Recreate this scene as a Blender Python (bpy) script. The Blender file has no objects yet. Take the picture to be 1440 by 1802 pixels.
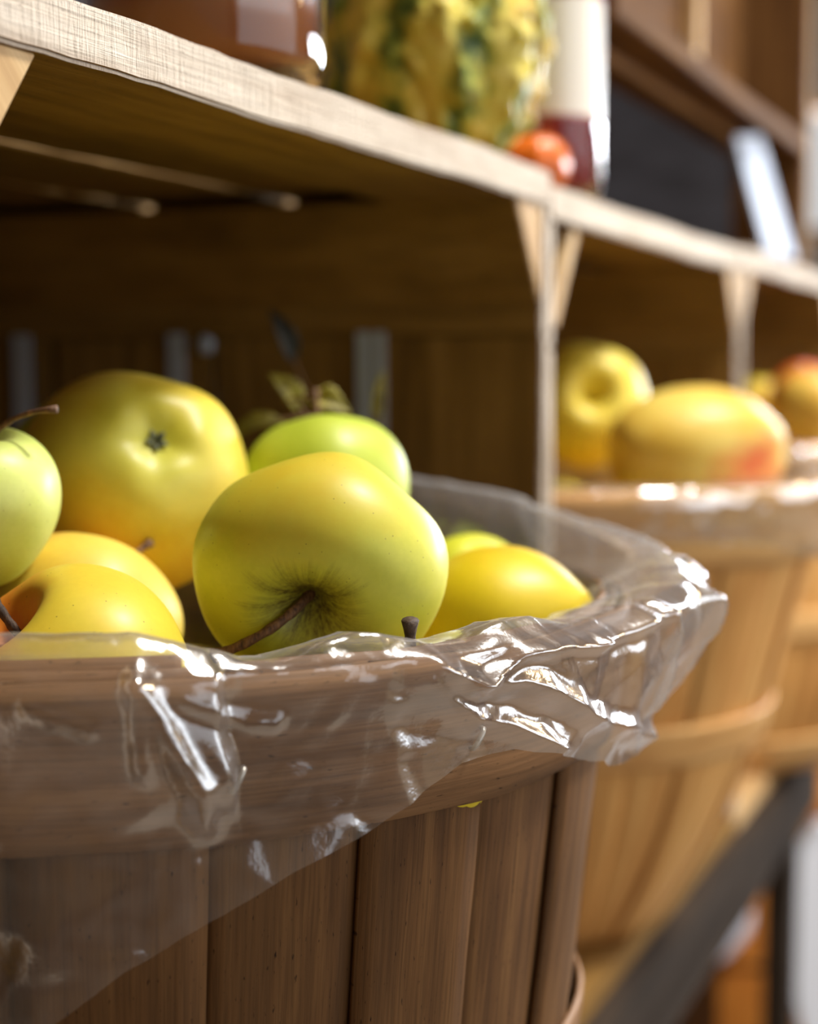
import bpy, bmesh, math, random
import numpy as np
from mathutils import Vector, Matrix, noise
from mathutils.geometry import delaunay_2d_cdt

C = bpy.context.scene.collection
rnd = random.Random(11)
EYE = 1.25                      # height of the lens above the floor
F = 3000.0
PITCH = math.atan(251/3000)
YAW = math.atan(1210/3000*math.cos(PITCH))
fw = Vector((math.cos(PITCH)*math.cos(YAW), math.cos(PITCH)*math.sin(YAW), -math.sin(PITCH)))
rt = Vector((math.sin(YAW), -math.cos(YAW), 0))
up = rt.cross(fw)

def at(px, py, z):
    """a point of the place, given where the photo shows it and its distance"""
    return Vector((0, 0, EYE)) + z*(fw + rt*((px-720)/F) + up*((901-py)/F))

# ------------------------------------------------------------------ tagging
def tag(o, label=None, cat=None, group=None, kind=None):
    if label: o['label'] = label
    if cat: o['category'] = cat
    if group: o['group'] = group
    if kind: o['kind'] = kind
    return o

def thing(name, label, cat, loc=(0, 0, 0), rz=0, group=None):
    o = bpy.data.objects.new(name, None)
    o.empty_display_size = .02
    C.objects.link(o)
    o.location = loc
    o.rotation_euler = (0, 0, rz)
    return tag(o, label, cat, group)

def link(name, me, mat, parent=None, smooth=True):
    o = bpy.data.objects.new(name, me)
    C.objects.link(o)
    if mat and not me.materials: me.materials.append(mat)
    if parent: o.parent = parent
    if smooth:
        me.polygons.foreach_set('use_smooth', [True]*len(me.polygons))
    return o

def mesh_from(name, verts, faces, uvs=None):
    me = bpy.data.meshes.new(name)
    me.from_pydata([tuple(v) for v in verts], [], faces)
    if uvs is not None:
        l = me.uv_layers.new(name='UVMap')
        for p in me.polygons:
            for li in p.loop_indices:
                l.data[li].uv = uvs[me.loops[li].vertex_index]
    me.update()
    return me

# ------------------------------------------------------------------ materials
class NT:
    def __init__(s, name):
        s.m = bpy.data.materials.new(name); s.m.use_nodes = True
        s.t = s.m.node_tree; s.t.nodes.clear()
        s.out = s.n('ShaderNodeOutputMaterial')
    def n(s, typ, ins=None, **kw):
        nd = s.t.nodes.new(typ)
        for k, v in kw.items(): setattr(nd, k, v)
        if ins:
            for k, v in ins.items(): s.set(nd, k, v)
        return nd
    def set(s, nd, k, v):
        if isinstance(v, bpy.types.NodeSocket): s.t.links.new(v, nd.inputs[k])
        else: nd.inputs[k].default_value = v
    def ramp(s, fac, stops, interp='LINEAR'):
        r = s.n('ShaderNodeValToRGB', {'Fac': fac})
        cr = r.color_ramp; cr.interpolation = interp
        while len(cr.elements) < len(stops): cr.elements.new(.5)
        for e, (p, c) in zip(cr.elements, stops):
            e.position = p; e.color = (*c, 1) if len(c) == 3 else c
        return r.outputs[0]
    def math(s, op, a, b=0.0, clamp=False):
        m = s.n('ShaderNodeMath', operation=op, use_clamp=clamp)
        s.set(m, 0, a); s.set(m, 1, b); return m.outputs[0]
    def mix(s, f, a, b, blend='MIX'):
        m = s.n('ShaderNodeMix', data_type='RGBA', blend_type=blend)
        s.set(m, 0, f)
        s.set(m, 6, (*a, 1) if isinstance(a, tuple) else a)
        s.set(m, 7, (*b, 1) if isinstance(b, tuple) else b)
        return m.outputs[2]
    def noise(s, vec, scale, detail=4, rough=.55, dist=0):
        n = s.n('ShaderNodeTexNoise', {'Vector': vec, 'Scale': scale, 'Detail': detail, 'Roughness': rough, 'Distortion': dist})
        return n.outputs['Fac']
    def done(s, shader): s.t.links.new(shader, s.out.inputs['Surface']); return s.m

def lin(r, g, b):
    f = lambda c: ((c/255+.055)/1.055)**2.4 if c/255 > .04045 else c/255/12.92
    return (f(r), f(g), f(b))

def wood(name, dark, mid, light, rough=.7, rough_sawn=0.0, streak=1.0, bump=.25, spec=.2):
    """grain runs along U (metres)"""
    k = NT(name)
    uv = k.n('ShaderNodeTexCoord').outputs['UV']
    rn = k.n('ShaderNodeObjectInfo').outputs['Random']
    off = k.n('ShaderNodeVectorMath', {0: uv, 1: k.n('ShaderNodeCombineXYZ', {'X': k.math('MULTIPLY', rn, 7.3), 'Y': k.math('MULTIPLY', rn, 3.1), 'Z': 0.}).outputs[0]}, operation='ADD').outputs[0]
    mp = lambda sx, sy: k.n('ShaderNodeMapping', {'Vector': off, 'Scale': (sx, sy, 1)}).outputs[0]
    g1 = k.noise(mp(7, 110), 1, 6, .6, .4)
    g2 = k.noise(mp(22, 700), 1, 3, .6)
    g3 = k.noise(mp(9, 22), 1, 3, .5)
    col = k.ramp(g1, [(.28, dark), (.5, mid), (.72, light)])
    col = k.mix(k.math('MULTIPLY', k.ramp(g2, [(.35, (1, 1, 1)), (.55, (0, 0, 0))]), .35*streak), col, tuple(c*.55 for c in dark))
    col = k.mix(k.ramp(g3, [(.3, (.0, .0, .0)), (.75, (.5, .5, .5))]), col, light)
    # pores and specks
    sp = k.noise(mp(260, 900), 1, 2, .5)
    col = k.mix(k.math('MULTIPLY', k.ramp(sp, [(.24, (1, 1, 1)), (.34, (0, 0, 0))]), .7*streak), col, tuple(c*.35 for c in dark))
    h = k.math('ADD', k.math('MULTIPLY', g1, .5), k.math('MULTIPLY', g2, .5))
    if rough_sawn:
        saw = k.noise(mp(420, 45), 1, 3, .6, 1.)
        h = k.math('ADD', h, k.math('MULTIPLY', saw, rough_sawn))
        col = k.mix(k.math('MULTIPLY', k.ramp(saw, [(.35, (1, 1, 1)), (.5, (0, 0, 0))]), .35), col, mid)
    bp = k.n('ShaderNodeBump', {'Strength': bump, 'Distance': .0012, 'Height': h})
    b = k.n('ShaderNodeBsdfPrincipled', {'Base Color': col, 'Roughness': rough, 'Normal': bp.outputs[0], 'Specular IOR Level': spec})
    return k.done(b.outputs[0])

M = {}
M['crate_lit'] = wood('lit sawn board', lin(168, 146, 124), lin(206, 192, 174), lin(226, 216, 202), .8, .9, .9, 1.)  # pale sawn wood, light on the front faces put into the colour
M['crate_shaded'] = wood('shaded weathered board', lin(78, 54, 18), lin(124, 90, 36), lin(152, 116, 58), .75, .15)  # darker copy: shade inside and under the crates put into the colour
M['brace'] = wood('corner post wood', lin(160, 122, 76), lin(196, 160, 110), lin(214, 184, 136), .7, .2, .6)
M['stave_a'] = wood('old veneer stave', lin(66, 42, 22), lin(100, 68, 38), lin(130, 94, 56), .6, 0, 1.5)
M['hoop_a'] = wood('old veneer hoop', lin(88, 60, 36), lin(130, 94, 62), lin(158, 120, 82), .55, 0, 1.3)
M['stave_b'] = wood('honey veneer stave', lin(176, 116, 56), lin(220, 160, 90), lin(240, 194, 122), .5, 0, .7)
M['hoop_b'] = wood('honey veneer hoop', lin(184, 126, 68), lin(226, 174, 108), lin(242, 204, 140), .5, 0, .6)
M['barn'] = wood('dark barn board', lin(34, 32, 34), lin(56, 54, 58), lin(86, 86, 94), .8, .1)
M['dark_wood'] = wood('dark table plank', lin(26, 19, 12), lin(46, 35, 24), lin(64, 50, 36), .85)
M['orange_wood'] = wood('warm lit board', lin(140, 74, 20), lin(186, 112, 38), lin(206, 140, 62), .5, 0, .5)  # plain wood with warm light put into the colour
M['rack_wood'] = wood('brown rack board', lin(58, 34, 12), lin(90, 58, 24), lin(118, 82, 40), .9, 0, .5)

def simple(name, col, rough=.5, metal=0, coat=0, spec=.5, **kw):
    k = NT(name)
    b = k.n('ShaderNodeBsdfPrincipled', {'Base Color': (*col, 1), 'Roughness': rough, 'Metallic': metal, 'Coat Weight': coat, 'Specular IOR Level': spec})
    for a, v in kw.items(): b.inputs[a.replace('_', ' ')].default_value = v
    return k.done(b.outputs[0])

M['steel'] = simple('staple steel', lin(190, 186, 180), .35, .5)
M['zinc'] = simple('zinc strap', lin(176, 184, 196), .5, .25)
M['floor'] = simple('barn floor concrete', lin(110, 98, 84), .8)
M['ceil'] = simple('ceiling boards', lin(120, 96, 68), .9)
M['plaster'] = wood('plain barn wall', lin(110, 92, 70), lin(136, 116, 90), lin(160, 140, 110), .9)
M['white_card'] = simple('white card', lin(226, 232, 244), .5)
M['stem'] = None

def stem_mat(name, a, b):
    k = NT(name)
    oc = k.n('ShaderNodeTexCoord').outputs['Object']
    n = k.noise(k.n('ShaderNodeMapping', {'Vector': oc, 'Scale': (900, 900, 250)}).outputs[0], 1, 4)
    col = k.ramp(n, [(.3, a), (.7, b)])
    bp = k.n('ShaderNodeBump', {'Strength': .6, 'Distance': .0006, 'Height': n})
    s = k.n('ShaderNodeBsdfPrincipled', {'Base Color': col, 'Roughness': .7, 'Normal': bp.outputs[0]})
    return k.done(s.outputs[0])
M['stem'] = stem_mat('apple stem bark', lin(62, 38, 22), lin(138, 98, 60))
M['stem_dark'] = stem_mat('dark apple stem bark', lin(40, 26, 18), lin(92, 70, 52))
M['calyx'] = stem_mat('dried calyx', lin(40, 44, 26), lin(120, 122, 84))

def apple_mat(name, base, alt, blush=None, bdir=(1, 0, 0), bpos=.35, bw=.5, russet=.0, dots=1.0, green_top=.0, rim=None):
    """base/alt mottled skin, blush patch towards bdir, russet around the stem cavity (+Z of the apple)"""
    k = NT(name)
    tc = k.n('ShaderNodeTexCoord'); oc = tc.outputs['Object']
    nv = k.n('ShaderNodeVectorMath', {0: oc}, operation='NORMALIZE').outputs[0]
    big = k.noise(nv, 1.3, 3, .5)
    col = k.ramp(big, [(.36, base), (.64, alt)])
    fine = k.noise(nv, 14, 5, .6)
    col = k.mix(k.math('MULTIPLY', k.ramp(fine, [(.4, (0, 0, 0)), (.7, (1, 1, 1))]), .18), col, tuple(min(1, c*1.25) for c in alt))
    sep = k.n('ShaderNodeSeparateXYZ', {0: nv})
    if green_top:
        gm = k.n('ShaderNodeMapRange', {'Value': k.math('ABSOLUTE', sep.outputs['Z']), 'From Min': .75, 'From Max': 1., 'To Min': 0., 'To Max': green_top}).outputs[0]
        col = k.mix(gm, col, lin(150, 168, 40))
    if blush:
        d = Vector(bdir).normalized()
        dp = k.n('ShaderNodeVectorMath', {0: nv, 1: tuple(d)}, operation='DOT_PRODUCT').outputs['Value']
        dp = k.math('ADD', dp, k.math('MULTIPLY', k.math('SUBTRACT', k.noise(nv, 3.2, 4, .6), .5), .55))
        bm = k.n('ShaderNodeMapRange', {'Value': dp, 'From Min': bpos, 'From Max': bpos+bw, 'To Min': 0., 'To Max': .95}).outputs[0]
        col = k.mix(bm, col, blush)
    # lenticels
    vo = k.n('ShaderNodeTexVoronoi', {'Vector': nv, 'Scale': 13., 'Randomness': 1.})
    dot = k.ramp(vo.outputs['Distance'], [(.05, (1, 1, 1)), (.10, (0, 0, 0))])
    dot = k.math('MULTIPLY', dot, k.ramp(k.noise(nv, 40, 1), [(.36, (0, 0, 0)), (.5, (1, 1, 1))]))
    col = k.mix(k.math('MULTIPLY', dot, .8*dots), col, lin(112, 92, 30))
    if russet:
        # radial streaks: noise of the direction around the axis
        xy = k.n('ShaderNodeVectorMath', {0: k.n('ShaderNodeCombineXYZ', {'X': sep.outputs['X'], 'Y': sep.outputs['Y'], 'Z': 0.}).outputs[0]}, operation='NORMALIZE').outputs[0]
        st = k.noise(xy, 2.6, 5, .75)
        rad = k.n('ShaderNodeVectorMath', {0: k.n('ShaderNodeCombineXYZ', {'X': sep.outputs['X'], 'Y': sep.outputs['Y'], 'Z': 0.}).outputs[0]}, operation='LENGTH').outputs['Value']
        rr = k.math('SUBTRACT', rad, k.math('MULTIPLY', k.math('SUBTRACT', st, .45), .85*russet))
        rm = k.n('ShaderNodeMapRange', {'Value': rr, 'From Min': .22*russet, 'From Max': .56*russet, 'To Min': 1., 'To Max': 0.}).outputs[0]
        rm = k.math('MULTIPLY', rm, k.n('ShaderNodeMapRange', {'Value': sep.outputs['Z'], 'From Min': 0., 'From Max': .3}).outputs[0])
        rm = k.math('MULTIPLY', rm, k.n('ShaderNodeMapRange', {'Value': k.noise(nv, 22, 4, .7), 'From Min': .3, 'From Max': .6, 'To Min': .35, 'To Max': 1.}).outputs[0])
        col = k.mix(k.math('MULTIPLY', rm, .95), col, lin(80, 56, 22))
    bp = k.n('ShaderNodeBump', {'Strength': .05, 'Distance': .001, 'Height': fine})
    s = k.n('ShaderNodeBsdfPrincipled', {'Base Color': col, 'Roughness': .5, 'Normal': bp.outputs[0], 'Subsurface Weight': .12,
            'Subsurface Radius': (.006, .004, .001), 'Subsurface Scale': 1., 'Coat Weight': .10, 'Coat Roughness': .3})
    return k.done(s.outputs[0])

YEL = lin(222, 206, 60); YGR = lin(204, 208, 72); GRN = lin(176, 192, 58); PALE = lin(206, 218, 108)
GOLD = lin(226, 186, 44); ORA = lin(224, 130, 36); DEEP = lin(214, 190, 20)

# ------------------------------------------------------------------ geometry helpers
def board_mesh(name, size, axis=0, rough=.0004, n=None, seed=0, bev=.0012):
    """a sawn board centred on its origin; grain along the given axis"""
    sx, sy, sz = size
    L = size[axis]
    n = n or max(2, int(L/.012))
    bm = bmesh.new()
    bmesh.ops.create_cube(bm, size=1)
    for v in bm.verts: v.co = Vector((v.co.x*sx, v.co.y*sy, v.co.z*sz))
    es = [e for e in bm.edges if abs((e.verts[0].co-e.verts[1].co)[axis]) > L*.5]
    bmesh.ops.subdivide_edges(bm, edges=es, cuts=n, use_grid_fill=True)
    ed = [e for e in bm.edges if len(e.link_faces) == 2 and e.calc_face_angle(0) > .8]
    bmesh.ops.bevel(bm, geom=ed, offset=min(bev, min(size)*.3), segments=2, affect='EDGES')
    for v in bm.verts:
        p = v.co*70 + Vector((seed*3.7, seed*1.3, 0))
        q = v.co*9 + Vector((seed*2.1, 0, seed))
        v.co += (noise.noise_vector(p)*rough + noise.noise_vector(q)*rough*2)*Vector([.3 if i == axis else 1 for i in range(3)]).length/1.5
    uvl = bm.loops.layers.uv.new('UVMap')
    o = [i for i in range(3) if i != axis]
    for f in bm.faces:
        nn = [abs(c) for c in f.normal]
        big = nn.index(max(nn))
        for l in f.loops:
            c = l.vert.co
            if big == axis: l[uvl].uv = (c[o[0]]*.3, c[o[1]]+seed)
            elif big == o[0]: l[uvl].uv = (c[axis], c[o[1]]+.37+seed)
            else: l[uvl].uv = (c[axis], c[o[0]]+seed)
    me = bpy.data.meshes.new(name); bm.to_mesh(me); bm.free()
    return me

def board(name, lo, hi, mat, parent, axis=0, base=(0, 0, 0), rough=.0004, seed=None, bev=.0012):
    lo, hi = Vector(lo), Vector(hi)
    seed = rnd.random()*9 if seed is None else seed
    me = board_mesh(name, hi-lo, axis, rough, seed=seed, bev=bev)
    o = link(name, me, mat, parent, smooth=False)
    o.location = (lo+hi)/2 - Vector(base)
    return o

def lathe(name, prof, n=64, cap=False):
    vs, fs, uv = [], [], []
    for (r, z) in prof:
        for i in range(n):
            a = 2*math.pi*i/n
            vs.append((r*math.cos(a), r*math.sin(a), z)); uv.append((i/n, z))
    for j in range(len(prof)-1):
        for i in range(n):
            a, b = j*n+i, j*n+(i+1) % n
            fs.append((a, b, b+n, a+n))
    if cap:
        fs.append(tuple(range(n))[::-1]); fs.append(tuple(range((len(prof)-1)*n, len(prof)*n)))
    return mesh_from(name, vs, fs, uv)

def tube(name, pts, radii, n=10):
    vs, fs = [], []
    pts = [Vector(p) for p in pts]
    for i, p in enumerate(pts):
        t = (pts[min(i+1, len(pts)-1)]-pts[max(i-1, 0)]).normalized()
        u = t.orthogonal().normalized() if i == 0 else (u - t*u.dot(t)).normalized()
        w = t.cross(u)
        for k in range(n):
            a = 2*math.pi*k/n
            vs.append(p + (u*math.cos(a)+w*math.sin(a))*radii[i])
    for j in range(len(pts)-1):
        for k in range(n):
            a, b = j*n+k, j*n+(k+1) % n
            fs.append((a, b, b+n, a+n))
    fs.append(tuple(range(n))[::-1]); fs.append(tuple(range((len(pts)-1)*n, len(pts)*n)))
    return mesh_from(name, vs, fs)

def bez(p0, p1, p2, n=12):
    p0, p1, p2 = map(Vector, (p0, p1, p2))
    return [p0*(1-t)**2 + p1*2*t*(1-t) + p2*t*t for t in [i/(n-1) for i in range(n)]]

# ------------------------------------------------------------------ crates
FACE = .2625
def crate(x0, x1, top, label, floor_z=-.362, ztop_board=.0172, depth=.36, y0=FACE, straps=False, front_mat='crate_lit', post=.04, hollow_left=False, left_post=None, pale_floor=False):
    base = Vector((x0, y0, floor_z-.016+EYE))
    t = thing('wooden_crate', label, 'crate', base, group='wooden crates on their sides')
    B = lambda nm, lo, hi, mat, ax, **k: board(nm, (lo[0], lo[1], lo[2]+EYE), (hi[0], hi[1], hi[2]+EYE), M[mat], t, ax, base, **k)
    pt = .009
    def lit_edge(q):  # front faces get the paler, lit copy of the wood
        q.data.materials.append(M['crate_lit'])
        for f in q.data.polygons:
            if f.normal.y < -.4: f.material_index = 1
    # top: three lengthwise boards with gaps, the front one thick
    yb = [(y0, y0+.0695, ztop_board), (y0+.0765, y0+.146, .010), (y0+.153, y0+.235, .010), (y0+.241, y0+depth, .010)]
    for i, (a, b, h) in enumerate(yb):
        o = B('top_board', (x0, a, top-h), (x1, b, top), front_mat if i == 0 else 'crate_shaded', 0, rough=.0006 if i == 0 else .0004)
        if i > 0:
            o.data.materials.append(M['brace'])  # paler gap sides: glow through the gaps put into the colour
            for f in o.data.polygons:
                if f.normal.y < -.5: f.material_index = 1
        if i == 0:
            tag(o, 'pale rough sawn front board of the crate top')
            o.data.materials.append(M['crate_shaded'])       # faces behind the sawn edge darkened, shade put into the colour
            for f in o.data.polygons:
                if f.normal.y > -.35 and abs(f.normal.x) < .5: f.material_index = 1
    # floor
    for (a, b) in ((y0, y0+.116), (y0+.119, y0+.236), (y0+.239, y0+depth)):
        B('floor_board', (x0, a, floor_z-.016), (x1, b, floor_z), 'crate_shaded' if a > y0 or not pale_floor else 'brace', 0)
    # ends: a wide top board, then upright boards below it
    zu, zl = top-.0172, floor_z
    for s, xe in enumerate((x0, x1-pt)):
        lit_edge(B('end_board', (xe, y0+.001, zu-.066), (xe+pt, y0+depth-.001, zu), 'crate_shaded', 1))
        yy = y0+.001
        ws = (.100, .086, .1, .2)
        for j, w in enumerate(ws):
            ye = min(yy+w, y0+depth-.001)
            q = B('end_board', (xe+(.0 if j == 0 else .0008), yy, zl), (xe+pt, ye-.0015, zu-.0665), 'crate_shaded' , 2)
            yy = ye+.004
            if j == 0: lit_edge(q)
    # pale sawn front edge strips of the two ends, light put into their colour
    # back: horizontal boards
    zz = zl
    while zz < zu-.02:
        ze = min(zz+.078, zu)
        B('back_board', (x0+pt, y0+depth-.009, zz), (x1-pt, y0+depth-.001, ze), 'crate_shaded', 0)
        zz = ze+.001
    # corner posts: triangular in the upper corners
    def prism(xa, sgn, pw=None):
        pw = pw or post
        pts = [(xa, zu), (xa+sgn*pw, zu), (xa, zu-pw*1.25)]
        vs = [(x, y, z) for y in (y0+.002, y0+depth-.012) for (x, z) in pts]
        fs = [(0, 1, 2), (5, 4, 3), (0, 3, 4, 1), (1, 4, 5, 2), (2, 5, 3, 0)]
        if sgn > 0: fs = [f[::-1] for f in fs]
        uv = [(v[1], v[0]+v[2]) for v in vs]
        me = mesh_from('corner_post', [Vector(v)+Vector((0, 0, EYE))-base for v in vs], fs, uv)
        bm = bmesh.new(); bm.from_mesh(me); bmesh.ops.bevel(bm, geom=bm.edges[:], offset=.001, segments=1, affect='EDGES'); bm.to_mesh(me); bm.free()
        q = link('corner_post', me, M['brace'], t, smooth=False)
        q.data.materials.append(M['crate_shaded'])  # faces off the front darkened, shade put into the colour
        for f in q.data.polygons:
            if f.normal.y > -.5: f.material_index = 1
    def strip(xa, sgn):
        # a slanting strip across the corner, open behind it
        w = .009
        a, b = Vector((xa+sgn*post*1.0, 0, zu)), Vector((xa+sgn*.003, 0, zu-post*1.25))
        d = (b-a).normalized(); nrm = Vector((-d.z, 0, d.x))*w
        if nrm.x*sgn < 0: nrm = -nrm
        q = [a, b, b+nrm, a+nrm]
        vs = [Vector((p.x, y, p.z+EYE))-base for y in (y0+.002, y0+.11) for p in q]
        fs = [(0, 1, 2, 3), (7, 6, 5, 4), (0, 4, 5, 1), (1, 5, 6, 2), (2, 6, 7, 3), (3, 7, 4, 0)]
        me = mesh_from('corner_brace', vs, fs, [(v.y, v.x+v.z) for v in vs])
        bm = bmesh.new(); bm.from_mesh(me); bmesh.ops.recalc_face_normals(bm, faces=bm.faces[:]); bm.to_mesh(me); bm.free()
        link('corner_brace', me, M['brace'], t, smooth=False)
    strip(x0+pt, 1) if hollow_left else prism(x0+pt, 1, left_post)
    prism(x1-pt, -1)
    if straps:
        xs = x1-pt-.0012
        for py in straps:
            me = board_mesh('metal_strap', (.0012, .011, .21), 2, .0001, bev=.0003)
            # a folded rib down the middle
            o = link('metal_strap', me, M['zinc'], t, smooth=False)
            o.location = Vector((xs-.0002, py, zu-.066-.105+EYE))-base
            tag(o, 'grey metal strap')
            r = board_mesh('rib', (.003, .003, .21), 2, .0001, bev=.0006)
            q = link('rib', r, M['zinc'], o, smooth=False); q.location = (-.0018, .0005, 0)
    return t

c1 = crate(.322, .8475, .1012, 'nearest pale wooden crate on its side, holding the basket of yellow-green apples',
           left_post=.062)
c2 = crate(.8485, 1.360, .0945, 'middle wooden crate on its side, behind the second apple basket and under the red jar', hollow_left=True)
c3 = crate(1.369, 1.885, .0975, 'farthest wooden crate on its side, at the right edge with the red apple inside', pale_floor=True)

# zinc straps and a disc added for a small blue spot of light, on the inside of the first crate's end
def on_end(px, py, X=.837):
    d = fw + rt*((px-720)/F) + up*((901-py)/F)
    z = X/d.x
    return at(px, py, z)
b1 = Vector(c1.location)
for (px, wy) in ((38, .013), (310, .011), (640, .009), (668, .007)):
    p = on_end(px, 650)
    me = board_mesh('metal_strap', (.0016, wy, .2), 2, .0002, bev=.0005)
    o = link('metal_strap', me, M['zinc'], c1, smooth=False)
    o.location = Vector((.8374, p.y, .018-.098+EYE)) - b1
    tag(o, 'grey metal strap')
p = on_end(361, 606)
me = lathe('light_spot', [(.0, .0035), (.002, .0034), (.004, .0026), (.0052, .001), (.0055, 0), (0, 0)], 24)
o = link('light_spot', me, M['zinc'], c1); o.rotation_euler = (0, -math.pi/2, 0)
o.location = Vector((.8375, p.y, p.z))-b1

# ------------------------------------------------------------------ baskets
def smooth_interp(keys, x):
    ks = sorted(keys)
    if x <= ks[0][0]: return ks[0][1]
    for (a, va), (b, vb) in zip(ks, ks[1:]):
        if x <= b:
            t = (x-a)/(b-a); return va+(vb-va)*t
    return ks[-1][1]

def cam_angle(c):
    return math.atan2(-c[1], -c[0])

def basket(cx, cy, rim, label, sm, hm, seed=1, lip_end=7.6, staples=(), R=.2, floor=-.362, t1=.030, t2=.032, base_hoop=True):
    H = rim-floor
    base = Vector((cx, cy, floor+EYE))
    t = thing('apple_basket', label, 'basket', base, group='round splint baskets of apples')
    ca = cam_angle((cx, cy))
    rr = random.Random(seed)
    def rad(z):                              # z above the basket's base
        u = 1-z/H
        return R-.0045 - t1*u - t2*max(0, (u-.5)/.5)**2.2
    ns = 26; th = .0018
    cuts = [2*math.pi*i/ns + rr.uniform(-.02, .02) for i in range(ns)]; cuts.append(cuts[0]+2*math.pi)
    for i in range(ns):
        a0, a1 = cuts[i], cuts[i+1]
        gap = rr.choice([-.012, -.008, -.01, .002])
        a0 += gap*.5; a1 -= gap*.5
        ro = (i % 2)*.0021-.0006; tilt = rr.uniform(-.004, .004)
        nx, nz = 6, 26
        vs, uv, fs = [], [], []
        for s in range(2):
            for j in range(nz+1):
                z = H*j/nz*.995
                for k in range(nx+1):
                    f = k/nx
                    a = a0+(a1-a0)*f + tilt*(j/nz-.5)
                    cup = .0011*abs(2*f-1)**5
                    r = rad(z)+ro-cup - s*th + .0005*noise.noise(Vector((a*20, z*30, seed)))
                    vs.append((r*math.cos(a), r*math.sin(a), z)); uv.append((z, f*.048+i*.1))
        N = (nz+1)*(nx+1)
        g = lambda s, j, k: s*N+j*(nx+1)+k
        for j in range(nz):
            for k in range(nx):
                fs.append((g(0, j, k), g(0, j, k+1), g(0, j+1, k+1), g(0, j+1, k)))
                fs.append((g(1, j, k+1), g(1, j, k), g(1, j+1, k), g(1, j+1, k+1)))
            fs.append((g(0, j, 0), g(0, j+1, 0), g(1, j+1, 0), g(1, j, 0)))
            fs.append((g(0, j+1, nx), g(0, j, nx), g(1, j, nx), g(1, j+1, nx)))
        for k in range(nx):
            fs.append((g(0, 0, k+1), g(0, 0, k), g(1, 0, k), g(1, 0, k+1)))
            fs.append((g(0, nz, k), g(0, nz, k+1), g(1, nz, k+1), g(1, nz, k)))
        link('stave', mesh_from('stave', vs, fs, uv), M[sm], t)
    # bottom disc
    me = lathe('bottom_board', [(0, .004), (rad(.004)-.004, .004), (rad(.004)-.004, .012), (0, .012)], 64)
    link('bottom_board', me, M[sm], t)
    def hoop(name, z0, z1, r_in, th, a_from=0, a_to=2*math.pi, wob=.0012, mat=hm, sd=0):
        n = 150; prof = 8
        closed = abs(a_to-a_from-2*math.pi) < 1e-6
        vs, uv, fs = [], [], []
        m = 2*(prof+1)
        for i in range(n+1):
            a = a_from+(a_to-a_from)*i/n
            w = wob*noise.noise(Vector((math.cos(a)*4, math.sin(a)*4, sd)))
            ring = []
            for k in range(prof+1):
                z = z0+(z1-z0)*k/prof
                ring.append((r_in(z)+th+.0006*noise.noise(Vector((a*9, z*50, sd+2)))-(.0012 if k in (0, prof) else 0), z+w*(1 if k > prof/2 else .8)))
            for k in range(prof, -1, -1):
                z = z0+(z1-z0)*k/prof
                ring.append((r_in(z), z+w))
            for q, (r, z) in enumerate(ring):
                vs.append((r*math.cos(a), r*math.sin(a), z)); uv.append((a*R, (z if q <= prof else z+.2)))
        for i in range(n):
            for q in range(m):
                a, b = i*m+q, i*m+(q+1) % m
                fs.append((a+m, b+m, b, a)[::-1])
        if not closed:
            fs.append(tuple(range(m))); fs.append(tuple(range(n*m, n*m+m))[::-1])
        me = mesh_from(name, vs, fs, uv)
        bm = bmesh.new(); bm.from_mesh(me); bmesh.ops.recalc_face_normals(bm, faces=bm.faces[:]); bm.to_mesh(me); bm.free()
        return link(name, me, M[mat], t)
    hoop('top_hoop', H-.047, H-.001, lambda z: rad(z)+.002, .003, 0, 2*math.pi, .0016, sd=seed)
    hoop('inner_hoop', H-.036, H+.0005, lambda z: rad(z)-.0062, .0026, ca+math.radians(lip_end)-2*math.pi+.06, ca+math.radians(lip_end)+.02, .001, sd=seed+4)
    hoop('inner_hoop', H-.040, H+.003, lambda z: rad(z)-.0095, .0028, ca+math.radians(lip_end-95), ca+math.radians(lip_end), .0005, sd=seed+6)
    hoop('middle_hoop', H-.168, H-.143, lambda z: rad(z)+.0018, .0026, 0, 2*math.pi, .001, sd=seed+8)
    if base_hoop: hoop('base_hoop', .012, .034, lambda z: rad(z)+.0018, .0026, 0, 2*math.pi, .001, sd=seed+9)
    # staples on the top hoop, seen where the photo shows them
    for (phi, dz, rot) in staples:
        a = ca+math.radians(phi)
        rr0 = rad(H-dz)+.0060
        pts = [Vector((0, -.0034, 0)), Vector((.0011, -.0033, 0)), Vector((.0016, -.0022, 0)), Vector((.0018, 0, 0)), Vector((.0016, .0022, 0)), Vector((.0011, .0033, 0)), Vector((0, .0034, 0))]
        Rm = Matrix.Rotation(a, 3, 'Z') @ Matrix.Rotation(rot, 3, 'X')
        me = tube('staple', [Rm @ q for q in pts], [.0008]*7, 8)
        o = link('staple', me, M['steel'], t); o.location = (rr0*math.cos(a), rr0*math.sin(a), H-dz)
        tag(o, 'metal staple')
    return t, rad, ca, t1

R1 = basket(.535, .344, -.0785, 'large weathered brown splint basket in front with clear plastic liner', 'stave_a', 'hoop_a', 3,
            staples=((11.2, .029, math.radians(62)), (33.5, .027, math.radians(50))))
R2 = basket(1.075, .345, -.067, 'honey coloured splint basket behind the front basket, holding two big apples', 'stave_b', 'hoop_b', 5,
            staples=((30, .02, 1.0),), lip_end=-30, t1=.080, t2=.030, base_hoop=False)
R3 = basket(1.625, .350, -.066, 'farthest splint basket at the right edge with the red and orange apple', 'stave_b', 'hoop_b', 8, lip_end=-60)

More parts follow.
